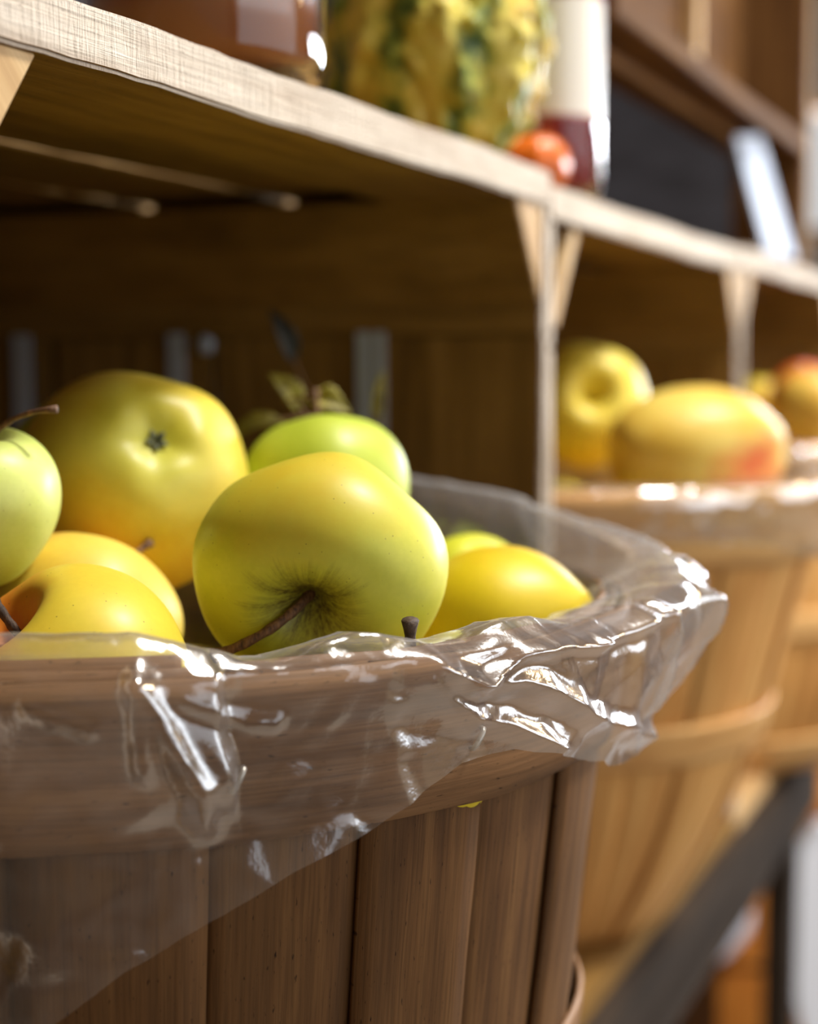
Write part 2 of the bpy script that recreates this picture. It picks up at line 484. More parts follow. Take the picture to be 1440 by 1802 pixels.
# ------------------------------------------------------------------ plastic liners
def film_mat(name, haze=.10, col=(.93, .93, .95)):
    k = NT(name)
    tr = k.n('ShaderNodeBsdfTransparent', {'Color': (.97, .965, .955, 1)})
    df = k.n('ShaderNodeBsdfDiffuse', {'Color': (*col, 1)})
    tl = k.n('ShaderNodeBsdfTranslucent', {'Color': (*col, 1)})
    hz = k.n('ShaderNodeMixShader', {0: .5}); k.t.links.new(df.outputs[0], hz.inputs[1]); k.t.links.new(tl.outputs[0], hz.inputs[2])
    oc = k.n('ShaderNodeTexCoord').outputs['Object']
    n = k.noise(oc, 60, 4, .6)
    lw = k.n('ShaderNodeLayerWeight', {'Blend': .35})
    hf = k.math('MULTIPLY', k.n('ShaderNodeMapRange', {'Value': n, 'From Min': .3, 'From Max': .7, 'To Min': .6, 'To Max': 1.4}).outputs[0], haze)
    hf = k.math('ADD', hf, k.math('MULTIPLY', k.math('POWER', lw.outputs['Facing'], 2.5), .5), True)
    m1 = k.n('ShaderNodeMixShader', {0: hf}); k.t.links.new(tr.outputs[0], m1.inputs[1]); k.t.links.new(hz.outputs[0], m1.inputs[2])
    bp = k.n('ShaderNodeBump', {'Strength': .35, 'Distance': .0008, 'Height': k.noise(oc, 170, 3, .6)})
    gl = k.n('ShaderNodeBsdfGlossy', {'Color': (1, 1, 1, 1), 'Roughness': .17, 'Normal': bp.outputs[0]})
    fr = k.n('ShaderNodeFresnel', {'IOR': 1.5, 'Normal': bp.outputs[0]})
    ff = k.math('MINIMUM', k.math('MULTIPLY', fr.outputs[0], 1.6), .42)
    m2 = k.n('ShaderNodeMixShader', {0: ff}); k.t.links.new(m1.outputs[0], m2.inputs[1]); k.t.links.new(gl.outputs[0], m2.inputs[2])
    return k.done(m2.outputs[0])
M['film'] = film_mat('clear plastic liner film', .075)

class Crumple:
    """creased film: random heights at scattered points, flat facets between them"""
    def __init__(s, w, h, cell, seed, period=True, stretch=1.0):
        r = random.Random(seed)
        pts = []; hts = []
        nx, ny = max(3, int(w/cell)), max(2, int(h/(cell*stretch))+1)
        s.w = w
        for i in range(nx):
            for j in range(-1, ny+1):
                x = (i+r.uniform(.05, .95))*w/nx; y = (j+r.uniform(.05, .95))*cell*stretch - .02
                v = r.uniform(-1, 1)
                pts.append((x, y)); hts.append(v)
                if i < 3: pts.append((x+w, y)); hts.append(v)
                if i >= nx-3: pts.append((x-w, y)); hts.append(v)
        res = delaunay_2d_cdt([Vector(p) for p in pts], [], [], 0, 1e-7)
        co = np.array([[v.x, v.y] for v in res[0]]); orig = [o[0] for o in res[3]]
        hh = np.array([hts[o] for o in orig])
        s.tri = [(co[list(f)], hh[list(f)]) for f in res[2]]
    def __call__(s, X, Y):
        out = np.zeros_like(X)
        for T, H in s.tri:
            a, b, c = T
            x0, x1 = T[:, 0].min(), T[:, 0].max()
            y0, y1 = T[:, 1].min(), T[:, 1].max()
            m = (X >= x0) & (X <= x1) & (Y >= y0) & (Y <= y1)
            if not m.any(): continue
            x, y = X[m], Y[m]
            d = (b[1]-c[1])*(a[0]-c[0])+(c[0]-b[0])*(a[1]-c[1])
            if abs(d) < 1e-14: continue
            l0 = ((b[1]-c[1])*(x-c[0])+(c[0]-b[0])*(y-c[1]))/d
            l1 = ((c[1]-a[1])*(x-c[0])+(a[0]-c[0])*(y-c[1]))/d
            l2 = 1-l0-l1
            ins = (l0 >= -1e-6) & (l1 >= -1e-6) & (l2 >= -1e-6)
            v = out[m]; v[ins] = (l0*H[0]+l1*H[1]+l2*H[2])[ins]; out[m] = v
        return out

def liner(bk, name, label, crest, hem, bulge, seed, n=900, ns=84, amp=1.0, Rb=.2, rimz=None, ridges=()):
    t, rad, ca, t1 = bk
    H = rimz
    ang = np.linspace(-180, 180, n+1)[:-1]
    I = lambda keys: np.interp(ang, [k[0] for k in keys], [k[1] for k in keys])
    T, L, B = I(crest), I(hem), I(bulge)
    w = 2*math.pi*Rb
    U = (ang+180)/360*w
    s = np.linspace(0, 1, ns)
    UU, SS = np.meshgrid(U, s, indexing='ij')
    TT, LL, BB = (np.repeat(v[:, None], ns, 1) for v in (T, L, B))
    # path: inside from -.055 up to the crest, then down outside to the hem
    si = .42
    inner = SS < si
    d_in = .055
    q = np.clip(SS/si, 0, 1)
    zi = H-d_in + (d_in+TT)*q
    q2 = np.clip((SS-si)/(1-si), 0, 1)
    zo = H+TT-(TT+LL)*q2
    Z = np.where(inner, zi, zo)
    arc = np.where(inner, (q-1)*(d_in+TT), q2*(TT+LL))      # distance from the crest
    big = Crumple(w, .28, .034, seed, stretch=.8); mid = Crumple(w, .28, .014, seed+1, stretch=1.2); fine = Crumple(w, .28, .0055, seed+2, stretch=1.6)
    ya = arc+.08
    k1, k2, k3 = big(UU, ya), mid(UU, ya), fine(UU, ya)
    # wall radii
    u = 1-Z/H
    def radv(z):
        u = 1-np.clip(z/H, 0, 1.5)
        return Rb-.0045-t1*u-.032*np.maximum(0, (u-.5)/.5)**2.2
    above = np.clip((Z-H)/.004, 0, 1)
    r_in = radv(Z)-.0135
    r_out = radv(Z)+.0062
    # close to the crest both layers come together into the fold
    near = np.exp(-np.abs(arc)/.006)
    r_c = radv(Z)-.002
    r = np.where(inner, r_in, r_out)
    r = r*(1-above*.8*near)+r_c*above*.8*near
    crum = (k1*.0048+k2*.0024+k3*.0007)*amp
    for (p0, s0, p1, s1, am, wd) in ridges:
        ax, ay, bx2, by2 = math.radians(p0+180)*Rb, s0, math.radians(p1+180)*Rb, s1
        dx, dy = bx2-ax, by2-ay
        tt = np.clip(((UU-ax)*dx+(arc-ay)*dy)/(dx*dx+dy*dy), 0, 1)
        dd = np.hypot(UU-ax-tt*dx, arc-ay-tt*dy)
        crum = crum + am*np.maximum(0, 1-dd/wd)**1.3*np.where(arc > -.004, 1, 0)
    outw = np.clip((arc)/.012, 0, 1)
    drape = BB*np.exp(-((arc-.012)/.035)**2)
    loose = .0035+.0035*outw
    rr_ = np.where(inner, r - np.abs(crum)*.8*(1-above)-.0005 + crum*above*.6 + drape*np.clip(1+arc/.02, 0, 1), 0)
    ro_ = r + np.maximum(crum+loose*.6, .0003) + drape
    Rr = np.where(inner, rr_, ro_)
    Z = Z + np.where(np.abs(arc) < .02, 1, 0)*(k2*.0010+k3*.0004)*amp*np.clip(TT/.006, .3, 1)
    # hem ragged
    Z = Z + (q2**6)*(k2*.0012+k3*.0006)*np.where(inner, 0, 1)
    A = np.radians(ang)[:, None]+ca
    A = A + (k1*.010+k2*.004)*amp
    X = Rr*np.cos(A); Y = Rr*np.sin(A)
    vs = np.stack([X, Y, Z], -1).reshape(-1, 3)
    fs = []
    for i in range(n):
        i2 = (i+1) % n
        for j in range(ns-1):
            fs.append((i*ns+j, i2*ns+j, i2*ns+j+1, i*ns+j+1))
    me = bpy.data.meshes.new(name)
    me.from_pydata(vs.tolist(), [], fs); me.update()
    o = link(name, me, M['film'])
    o.location = t.location
    return tag(o, label, 'plastic liner', 'plastic basket liners')

crest1 = [(-180, .024), (-90, .012), (-30, .0125), (-5, .0128), (3, .013), (5, .011), (12, .0030), (14, .0025), (20, .0085), (24, .006), (27, .0035), (31, .003), (35, .0075), (39, .007), (44, .003), (50, .0035), (56, .006), (72, .009), (85, .011), (100, .017), (120, .026), (135, .030), (150, .028), (180, .024)]
hem1 = [(-180, .04), (-90, .12), (-30, .13), (-8, .102), (-5, .095), (2.3, .0777), (8, .0676), (15, .0547), (22, .0445), (26, .037), (30.5, .032), (36, .0315), (42, .037), (49, .0434), (60, .052), (70, .056), (78, .050), (84, .034), (90, .032), (180, .04)]
bulge1 = [(-180, 0), (-20, .0), (0, .004), (20, .001), (36, .003), (45, .006), (55, .012), (66, .020), (80, .022), (92, .014), (110, .004), (180, 0)]
liner(R1, 'basket_liner', 'crinkled clear plastic liner folded over the rim of the big front basket', crest1, hem1, bulge1, 21, rimz=.2835,
      ridges=((26, .006, 68, .058, .0050, .006), (25, .010, 40, .040, .0035, .005), (3, .012, 8.5, .046, .0050, .006), (2.5, .012, 3.5, .036, .0040, .004),
              (6, .014, 14, .016, .003, .004), (-4, .018, 0, .024, .003, .003), (30, .012, 45, .006, .003, .004), (45, .006, 64, .002, .003, .004), (66, .004, 74, .05, .006, .007), (56, .0, 60, .04, .004, .005), (80, .0, 84, .04, .004, .005)))
crest2 = [(-180, .012), (-90, .004), (0, .004), (30, .003), (55, .006), (75, .012), (90, .010), (130, .012), (180, .012)]
hem2 = [(-180, .03), (-60, .02), (-30, .012), (0, .028), (20, .026), (40, .032), (60, .046), (80, .05), (100, .04), (180, .03)]
bulge2 = [(-180, 0), (40, .002), (65, .014), (85, .012), (110, 0), (180, 0)]
liner(R2, 'basket_liner', 'shiny clear plastic liner around the rim of the honey coloured basket', crest2, hem2, bulge2, 35, n=520, ns=60, rimz=.295)
liner(R3, 'basket_liner', 'blurred clear plastic liner around the rim of the farthest basket at the right edge', crest2, hem2, bulge2, 47, n=360, ns=40, rimz=.296)

# ------------------------------------------------------------------ apples
def apple_mesh(seed, squat=.90, lobes=.05, dip=.5, bdip=.26, shoulder=.08, lump=.03):
    n, m = 96, 64
    rr = random.Random(seed); ph = rr.uniform(0, 6); off = Vector((rr.uniform(-9, 9), rr.uniform(-9, 9), rr.uniform(-9, 9)))
    vs, fs = [], []
    for j in range(m+1):
        th = math.pi*j/m
        for i in range(n):
            a = 2*math.pi*i/n
            lo = 1+lobes*math.cos(5*a+ph)*max(0, -math.cos(th))**1.2 + lobes*.4*math.cos(5*a+ph)
            r = math.sin(th)**.92*(1+shoulder*math.cos(th))*lo*.98
            z = squat*math.cos(th)
            if math.cos(th) > 0:
                z -= dip*math.exp(-(r/.25)**1.6)
            else:
                z += bdip*math.exp(-(r/.24)**2) + .014*math.cos(5*a+ph)*math.exp(-((r-.33)/.16)**2)
            p = Vector((r*math.cos(a), r*math.sin(a), z))
            d = p.normalized() if p.length > 1e-6 else Vector((0, 0, 1))
            p *= 1+lump*noise.noise(d*1.4+off)
            vs.append(p)
    for j in range(m):
        for i in range(n):
            a, b = j*n+i, j*n+(i+1) % n
            fs.append((a, a+n, b+n, b))
    me = mesh_from('apple', vs, fs)
    bm = bmesh.new(); bm.from_mesh(me); bmesh.ops.remove_doubles(bm, verts=bm.verts[:], dist=1e-5)
    bmesh.ops.recalc_face_normals(bm, faces=bm.faces[:]); bm.to_mesh(me); bm.free()
    return me

APPLES = []
def basis(axis, spin=0):
    """axis given as (image right, image up, towards the lens)"""
    z = (rt*axis[0]+up*axis[1]-fw*axis[2]).normalized()
    x = (rt - z*rt.dot(z))
    if x.length < .2: x = up - z*up.dot(z)
    x.normalize(); y = z.cross(x)
    Mx = Matrix((x, y, z)).transposed()
    return Mx @ Matrix.Rotation(spin, 3, 'Z')

def apple(name, pos, r, axis, mat, label, group, seed, scale=(1, 1, 1), stem=None, calyx=True, squat=.9, dip=.5, spin=0, stem_mat='stem', lobes=.05, lump=.03, shoulder=.08, bdip=.26):
    """a thing: body mesh with stem and calyx as parts; pos is its centre"""
    me = apple_mesh(seed, squat, lobes, dip, bdip, shoulder, lump)
    B = basis(axis, 0)
    S = Matrix.Diagonal((r*scale[0], r*scale[1], r*scale[2]))
    Sp = Matrix.Rotation(spin, 3, 'Z')
    root = thing('apple', label, 'apple', pos, group=group)
    me.transform((Sp).to_4x4())
    # the skin keeps its own axes as object space so that its colouring sits on it
    body = link('skin', me, mat, root)
    body.matrix_local = (B @ S).to_4x4()
    if stem:
        # (length, lean x, lean y) in the apple's frame, radius factor
        Ls, lx, ly = stem[:3]; rs = stem[3] if len(stem) > 3 else 1
        z0 = r*scale[2]*(squat-dip)*.98
        p0 = Vector((0, 0, z0-.002)); p2 = Vector((lx*Ls, ly*Ls, z0+Ls*math.sqrt(max(.05, 1-lx*lx-ly*ly)))); p1 = Vector((lx*Ls*.2, ly*Ls*.2, z0+Ls*.55))
        pts = bez(p0, p1, p2, 14)
        rads = [.0011*rs*(1+.5*max(0, (i-10)/3)**2+.3*max(0, (3-i)/3)+.12*math.sin(i*2.1)) for i in range(14)]
        ms = tube('stem', [B @ q for q in pts], rads, 10)
        link('stem', ms, M[stem_mat], root)
    if calyx:
        vs, fs = [], []
        z0 = -r*scale[2]*(squat-bdip)*.985
        for k in range(5):
            a = k*2*math.pi/5+.3; c, s_ = math.cos(a), math.sin(a)
            b0 = len(vs); w = .0016
            vs += [Vector((c*.0006-s_*w, s_*.0006+c*w, z0)), Vector((c*.0006+s_*w, s_*.0006-c*w, z0)),
                   Vector((c*.003+s_*w*.8, s_*.003-c*w*.8, z0-.0018)), Vector((c*.003-s_*w*.8, s_*.003+c*w*.8, z0-.0018)), Vector((c*.0046, s_*.0046, z0-.0030))]
            fs += [(b0, b0+1, b0+2, b0+3), (b0+3, b0+2, b0+4)]
        me2 = mesh_from('calyx', [B @ v for v in vs], fs)
        oc = link('calyx', me2, M['calyx'], root)
        md = oc.modifiers.new('thick', 'SOLIDIFY'); md.thickness = .0005
    APPLES.append((Vector(pos), r*max(scale)*.97))
    return root

G1 = 'apples in the front basket'
mA1 = apple_mat('apple skin green russet', lin(196, 198, 56), lin(210, 206, 70), lin(212, 186, 44), (-.1, 1, .1), .55, russet=.9)
mA2 = apple_mat('apple skin golden', lin(218, 190, 50), lin(224, 208, 84), lin(222, 168, 40), (.1, .9, .3), .5, green_top=.5, dots=.3)
mA3 = apple_mat('apple skin pale green', lin(204, 220, 104), lin(214, 224, 124), None, russet=.3)
mA4 = apple_mat('apple skin orange yellow', lin(226, 190, 70), lin(228, 204, 84), lin(232, 150, 58), (-.75, .2, .3), .25, dots=.3)
mA5 = apple_mat('apple skin yellow orange', lin(226, 196, 52), lin(222, 200, 60), lin(222, 128, 30), (-.6, .1, .75), .35)
mA6 = apple_mat('apple skin lime', lin(176, 194, 50), lin(190, 204, 66), None, dots=.2)
mA7 = apple_mat('apple skin lemon', lin(206, 208, 50), lin(214, 212, 62), None, dots=.3)
mA8 = apple_mat('apple skin deep yellow', lin(222, 196, 14), lin(226, 200, 22), lin(216, 176, 16), (0, 1, 0), .6, dots=.5)
mB1 = apple_mat('apple skin buttery', lin(222, 200, 62), lin(228, 210, 86), lin(226, 180, 50), (.3, -1, 0), .4, dots=0)
mB2 = apple_mat('apple skin blushed', lin(224, 180, 56), lin(232, 204, 96), lin(222, 96, 44), (1, 0, -.5), .80, .22, dots=0)
mC1 = apple_mat('apple skin red orange', lin(226, 178, 62), lin(232, 200, 90), lin(200, 64, 14), (-.5, .8, .3), .05, dots=0)

apple('A1', at(566, 998, .53), .0400, (-.13, -.47, .88), mA1, 'large yellow-green apple at the front with brown cracked stem hollow facing out', G1, 4,
      scale=(1, .93, .95), stem=(.036, -.74, -.34, 1.35), squat=.86, dip=.46, lobes=.045, spin=.4)
apple('A2', at(238, 845, .64), .0450, (-.36, -.40, -.84), mA2, 'big golden apple half in shade with its calyx facing out, behind the others', G1, 9,
      scale=(1, .96, 1.0), lobes=.03, bdip=.18, spin=.9)
apple('A3', at(-58, 886, .545), .0305, (.16, .95, .25), mA3, 'pale green apple cut by the left edge, with a long thin stem', G1, 12,
      scale=(1, 1, 1.0), stem=(.036, .72, -.15, .8), squat=.9)
apple('A4', at(142, 1106, .58), .0340, (.30, .75, -.55), mA4, 'orange-yellow apple low between the pale green and the golden apple', G1, 15, stem=(.030, .25, .1, 1.0))
apple('A5', at(128, 1222, .50), .0385, (-.55, .70, .42), mA5, 'yellow apple with orange cheek pressed behind the plastic at lower left', G1, 18, stem=(.022, -.1, .4, 1.3), stem_mat='stem_dark', squat=.92)
apple('A6', at(572, 868, .68), .0335, (-.1, .95, -.2), mA6, 'lime green apple behind the large front apple, dried leaves above it', G1, 21, stem=(.03, .0, .1), scale=(1, 1, 1.05))
apple('A7', at(838, 1054, .69), .0270, (.3, .6, .4), mA7, 'small lemon yellow apple behind the deep yellow one, near the back rim', G1, 24)
apple('A8', at(893, 1122, .622), .0340, (-.9, .05, .2), mA8, 'deep yellow apple lying to the right of the large front apple', G1, 27, scale=(.98, 1, 1.04), squat=.98, dip=.3)
apple('A9', at(722, 1340, .515), .0260, (0.0, .88, .48), mA8, 'yellow apple hidden under the front apple, only its dark stem showing', G1, 30, stem=(.0370, .0, .02, 1.5), stem_mat='stem_dark', dip=.4)
apple('A12', at(196, 838, .735), .0450, (-.2, .9, .1), mA6, 'shaded green apple peeking out behind the big golden apple', G1, 36)

# more apples carry the top ones
bc = Vector((.535, .344))
cands = []
for lay, zz in enumerate((-.150, -.215, -.285)):
    Rm = .143-.016*lay
    for a in range(-3, 4):
        for b in range(-3, 4):
            cands.append((bc.x+(a+.5*(b % 2)+.25*lay)*.077, bc.y+(b+.3*lay)*.0667, zz, Rm))
for (x, y, z, Rm) in cands:
    if math.hypot(x-bc.x, y-bc.y) > Rm-.003: continue
    p = Vector((x, y, z+EYE)); r = .0355
    if any((p-q).length < (r+rq)*.985 for q, rq in APPLES): continue
    apple('A', p, r, (rnd.uniform(-1, 1), rnd.uniform(-1, 1), rnd.uniform(-1, 1)), rnd.choice([mA7, mA8, mA4]),
          'yellow apple deep in the front basket under the top layer', 'apples buried in the front basket', rnd.randint(100, 999), calyx=False)

G2 = 'apples in the second basket'
apple('B1', at(1030, 716, 1.13), .0420, (.08, .22, .95), mB1, 'bright yellow apple with its deep stem hollow facing out, in the second basket', G2, 41, dip=.52, calyx=False)
apple('B2', at(1226, 797, 1.01), .0480, (-.92, -.1, .25), mB2, 'big yellow apple with an orange blush, lying on the second basket', G2, 44, scale=(.84, .84, 1.18), squat=.98, dip=.25, bdip=.2, calyx=False)
G3 = 'apples in the farthest basket'
apple('C1', at(1432, 712, 1.50), .0410, (.2, .9, .3), mC1, 'red and orange apple at the right edge, in the farthest basket', G3, 51, calyx=False)
apple('C2', at(1336, 706, 1.66), .0260, (0, 1, .2), mB1, 'small yellow apple partly hidden left of the red and orange apple', G3, 54, calyx=False)
def fill(bc, rim, lbl, grp, mats, n0):
    for lay, zz in enumerate((-.045, -.112, -.18)):
        Rm = .141-.02*lay
        for a in range(-3, 4):
            for b in range(-3, 4):
                x, y = bc[0]+(a+.5*(b % 2)+.25*lay)*.078, bc[1]+(b+.3*lay)*.0675
                if math.hypot(x-bc[0], y-bc[1]) > Rm-.003: continue
                p = Vector((x, y, rim+zz+EYE)); r = .0355
                if any((p-q).length < (r+rq)*.985 for q, rq in APPLES): continue
                apple('A', p, r, (rnd.uniform(-1, 1), rnd.uniform(-1, 1), rnd.uniform(-1, 1)), rnd.choice(mats), lbl, grp, rnd.randint(100, 999), calyx=False)
fill((1.075, .345), -.067, 'yellow apple down inside the second basket below its rim', 'apples down in the second basket', [mB1, mA8], 0)
fill((1.625, .350), -.066, 'yellow or red apple down inside the farthest basket below its rim', 'apples down in the farthest basket', [mB1, mC1], 0)

# ------------------------------------------------------------------ dried leaves among the apples
def leaf_mat(name, a, b):
    k = NT(name)
    oc = k.n('ShaderNodeTexCoord').outputs['Object']
    n = k.noise(oc, 120, 4, .6)
    col = k.ramp(n, [(.35, a), (.65, b)])
    s = k.n('ShaderNodeBsdfPrincipled', {'Base Color': col, 'Roughness': .6})
    return k.done(s.outputs[0])
M['leaf_y'] = leaf_mat('yellowing leaf', lin(110, 100, 34), lin(178, 166, 70))
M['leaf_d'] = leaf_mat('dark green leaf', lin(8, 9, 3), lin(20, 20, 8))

def leaf(pos, d, nrm, L, w, mat, label, curl=.4, seed=1):
    """d: direction of the midrib, nrm: roughly the upper side; both (right, up, towards)"""
    root = thing('apple_leaf', label, 'leaf', pos, group='leaves among the apples')
    D = (rt*d[0]+up*d[1]-fw*d[2]).normalized(); Nn = (rt*nrm[0]+up*nrm[1]-fw*nrm[2]); Nn = (Nn-D*Nn.dot(D)).normalized(); S = D.cross(Nn)
    vs, fs = [], []; n, m = 18, 9
    for i in range(n+1):
        t = i/n
        ww = w*math.sin(math.pi*min(1, t*.96+.02))**.8*(1-.35*t)
        for j in range(m):
            s = (j/(m-1)-.5)*2
            e = 1+.12*math.sin(i*2.4)*abs(s)
            p = D*(L*t) + S*(s*ww*.5*e) + Nn*(curl*L*(-(t-.4)**2)+abs(s)*ww*.28 + .0012*noise.noise(Vector((t*5, s*3, seed))))
            vs.append(p)
    for i in range(n):
        for j in range(m-1):
            a = i*m+j; fs.append((a, a+1, a+m+1, a+m))
    o = link('blade', mesh_from('blade', vs, fs), M[mat], root)
    md = o.modifiers.new('thick', 'SOLIDIFY'); md.thickness = .0004
    st = tube('leaf_stalk', bez(D*.004, -D*.006, -D*.014-Nn*.004+S*.003, 8), [.0007]*8, 8)
    link('leaf_stalk', st, M['stem'], root)
    return root
leaf(at(500, 738, .715), (-.9, -.25, .2), (0, .9, .5), .024, .016, 'leaf_y', 'yellow-brown dried leaf between the golden and the lime green apple', seed=1)
leaf(at(545, 700, .70), (.75, -.15, .3), (.2, .5, .9), .017, .014, 'leaf_y', 'curled yellow leaf standing on top of the lime green apple', .9, 2)
leaf(at(532, 722, .71), (-.5, .75, .2), (.4, .3, .9), .020, .012, 'leaf_y', 'dull olive leaf rising behind the lime green apple', .9, 6)
leaf(at(520, 640, .80), (-.35, .9, .1), (.5, .1, .9), .028, .012, 'leaf_d', 'dark leaf hanging against the inside of the crate', .4, 3)
leaf(at(662, 745, .80), (.1, .95, .1), (-.2, .1, .9), .024, .007, 'leaf_y', 'narrow yellowish leaf standing by the metal strap', .4, 4)

# ------------------------------------------------------------------ things on the shelf
TOP = .1012+EYE
k = NT('clear jar glass')
g = k.n('ShaderNodeBsdfPrincipled', {'Base Color': (.96, .98, .97, 1), 'Roughness': .02, 'Transmission Weight': 1., 'IOR': 1.45})
M['glass'] = k.done(g.outputs[0])
M['cider'] = simple('amber apple butter', lin(176, 100, 44), .25, 0, .6)
M['lid'] = simple('gold lid', lin(190, 160, 90), .35, .8)
M['red_liquid'] = simple('dark red syrup', lin(165, 20, 32), .10, 0, 1.0)
k = NT('paper label')
oc = k.n('ShaderNodeTexCoord').outputs['Object']
z = k.n('ShaderNodeSeparateXYZ', {0: oc}).outputs['Z']
wv = k.math('ADD', z, k.math('MULTIPLY', k.noise(oc, 30, 2), .010))
col = k.ramp(k.math('MULTIPLY', wv, 8.), [(.0, lin(150, 26, 30)), (.0001, lin(150, 26, 30))])
edge_lo = k.n('ShaderNodeMapRange', {'Value': z, 'From Min': .0455, 'From Max': .0465}).outputs[0]
edge_hi = k.n('ShaderNodeMapRange', {'Value': wv, 'From Min': .1155, 'From Max': .1165}).outputs[0]
col = k.mix(edge_lo, lin(158, 60, 60), lin(228, 222, 212))
col = k.mix(edge_hi, col, lin(128, 22, 28))
M['label'] = k.done(k.n('ShaderNodeBsdfPrincipled', {'Base Color': col, 'Roughness': .35, 'Coat Weight': .3}).outputs[0])

# amber jar
def lathe_part(name, prof, mat, parent, n=72):
    me = lathe(name, prof, n)
    bm = bmesh.new(); bm.from_mesh(me); bmesh.ops.remove_doubles(bm, verts=bm.verts[:], dist=1e-6)
    bmesh.ops.recalc_face_normals(bm, faces=bm.faces[:]); bm.to_mesh(me); bm.free()
    return link(name, me, mat, parent)
jr = .0455
jx = at(360, 190, .636); jx.z = TOP
jx.y = max(jx.y, FACE+jr+.002)
jar = thing('glass_jar', 'round glass jar filled with amber brown spread, on the nearest crate', 'jar', jx)
lathe_part('glass', [(0, 0), (jr-.010, .0), (jr-.005, .0016), (jr-.0014, .006), (jr, .013), (jr, .085), (jr-.003, .093), (jr-.010, .099), (jr-.011, .108),
                     (jr-.0135, .108), (jr-.0125, .099), (jr-.0055, .093), (jr-.0028, .085), (jr-.0028, .014), (jr-.006, .008), (jr-.012, .0045), (0, .004)], M['glass'], jar)
lathe_part('filling', [(0, .0047), (jr-.0125, .0052), (jr-.0068, .0085), (jr-.0034, .0145), (jr-.0034, .080), (0, .080)], M['cider'], jar)
lathe_part('lid', [(0, .112), (jr-.012, .112), (jr-.009, .110), (jr-.009, .100), (jr-.0105, .0995), (jr-.0105, .109), (0, .109)], M['lid'], jar)

# red bottle
br = .0315
bx = at(992, 345, .975); bx.z = TOP-.0067; bx.x -= .004; bx.y = max(bx.y, FACE+br+.001)
bot = thing('syrup_bottle', 'glass bottle of dark red syrup with a white label, behind the gourd', 'bottle', bx)
lathe_part('glass', [(0, 0), (br-.005, 0), (br-.0015, .002), (br, .006), (br, .140), (br-.004, .155), (br-.016, .172), (br-.018, .185),
                     (br-.0205, .185), (br-.0185, .172), (br-.0065, .154), (br-.0025, .139), (br-.0025, .008), (br-.006, .004), (0, .0035)], M['glass'], bot)
lathe_part('syrup', [(0, .0040), (br-.0065, .0045), (br-.0031, .0085), (br-.0031, .137), (br-.008, .150), (0, .150)], M['red_liquid'], bot)
ca_ = math.atan2(-bx.y, -bx.x)
vs, fs = [], []
for i in range(61):
    a = ca_+math.radians(-150+i*5)
    for zz in np.linspace(.044, .130, 12): vs.append(((br+.0003)*math.cos(a), (br+.0003)*math.sin(a), zz))
for i in range(60):
    for j in range(11): fs.append((i*12+j, (i+1)*12+j, (i+1)*12+j+1, i*12+j+1))
tag(link('paper_label', mesh_from('paper_label', vs, fs), M['label'], bot), 'white label with a red upper band')
lathe_part('cap', [(0, .197), (.013, .197), (.0155, .195), (.0155, .181), (.0138, .181), (.0138, .193), (0, .193)], M['lid'], bot)

# ornamental gourd
def gourd_mat():
    k = NT('striped gourd skin')
    oc = k.n('ShaderNodeTexCoord').outputs['Object']
    sep = k.n('ShaderNodeSeparateXYZ', {0: oc})
    ang = k.n('ShaderNodeMath', operation='ARCTAN2'); k.set(ang, 0, sep.outputs['Y']); k.set(ang, 1, sep.outputs['X'])
    warp = k.math('MULTIPLY', k.math('SUBTRACT', k.noise(oc, 38, 4, .6), .5), 3.2)
    st = k.math('SINE', k.math('ADD', k.math('ADD', k.math('MULTIPLY', ang.outputs[0], 8.), k.math('MULTIPLY', sep.outputs['Z'], -28.)), warp))
    st = k.math('ADD', k.math('MULTIPLY', st, .5), .5)
    n1 = k.noise(oc, 75, 5, .65); n2 = k.noise(oc, 26, 3, .5)
    f = k.math('ADD', k.math('MULTIPLY', st, .26), k.math('MULTIPLY', n1, .85))
    col = k.ramp(f, [(.30, lin(34, 62, 28)), (.40, lin(84, 112, 40)), (.49, lin(160, 166, 58)), (.58, lin(216, 200, 74)), (.85, lin(230, 210, 104))])
    col = k.mix(k.math('MULTIPLY', k.ramp(n2, [(.55, (0, 0, 0)), (.68, (1, 1, 1))]), .6), col, lin(214, 150, 40))
    bp = k.n('ShaderNodeBump', {'Strength': .5, 'Distance': .002, 'Height': n1})
    return k.done(k.n('ShaderNodeBsdfPrincipled', {'Base Color': col, 'Roughness': .5, 'Normal': bp.outputs[0], 'Coat Weight': .05}).outputs[0])
M['gourd'] = gourd_mat()
gr = .056
gx = at(728, 200, .905); gx.y = FACE+gr*.98+.001; gx.z = TOP; gx.x -= .024
gd = thing('ornamental_gourd', 'warty green and yellow ribbed gourd on the nearest crate', 'gourd', gx)
vs, fs = [], []; n, m = 220, 110
for j in range(m+1):
    th = math.pi*j/m
    for i in range(n):
        a = 2*math.pi*i/n
        rib = abs(math.sin(4*a+1.6*math.cos(th)))
        r = gr*math.sin(th)**.85*(.90+.10*rib**.7)*(1+.10*math.cos(th))
        z = gr*1.12*math.cos(th)
        if math.cos(th) > 0: z -= .012*math.exp(-(r/.014)**2)
        else: z += .008*math.exp(-(r/.016)**2)
        d = Vector((math.sin(th)*math.cos(a), math.sin(th)*math.sin(a), math.cos(th)))
        w = max(0, noise.noise(d*5.0)-.02)**.9*.009*math.sin(th) + .0012*noise.noise(d*18)
        p = Vector((r*math.cos(a), r*math.sin(a), z))+d*w
        vs.append(p+Vector((0, 0, gr*1.05)))
for j in range(m):
    for i in range(n):
        a, b = j*n+i, j*n+(i+1) % n; fs.append((a, a+n, b+n, b))
link('rind', mesh_from('rind', vs, fs), M['gourd'], gd)
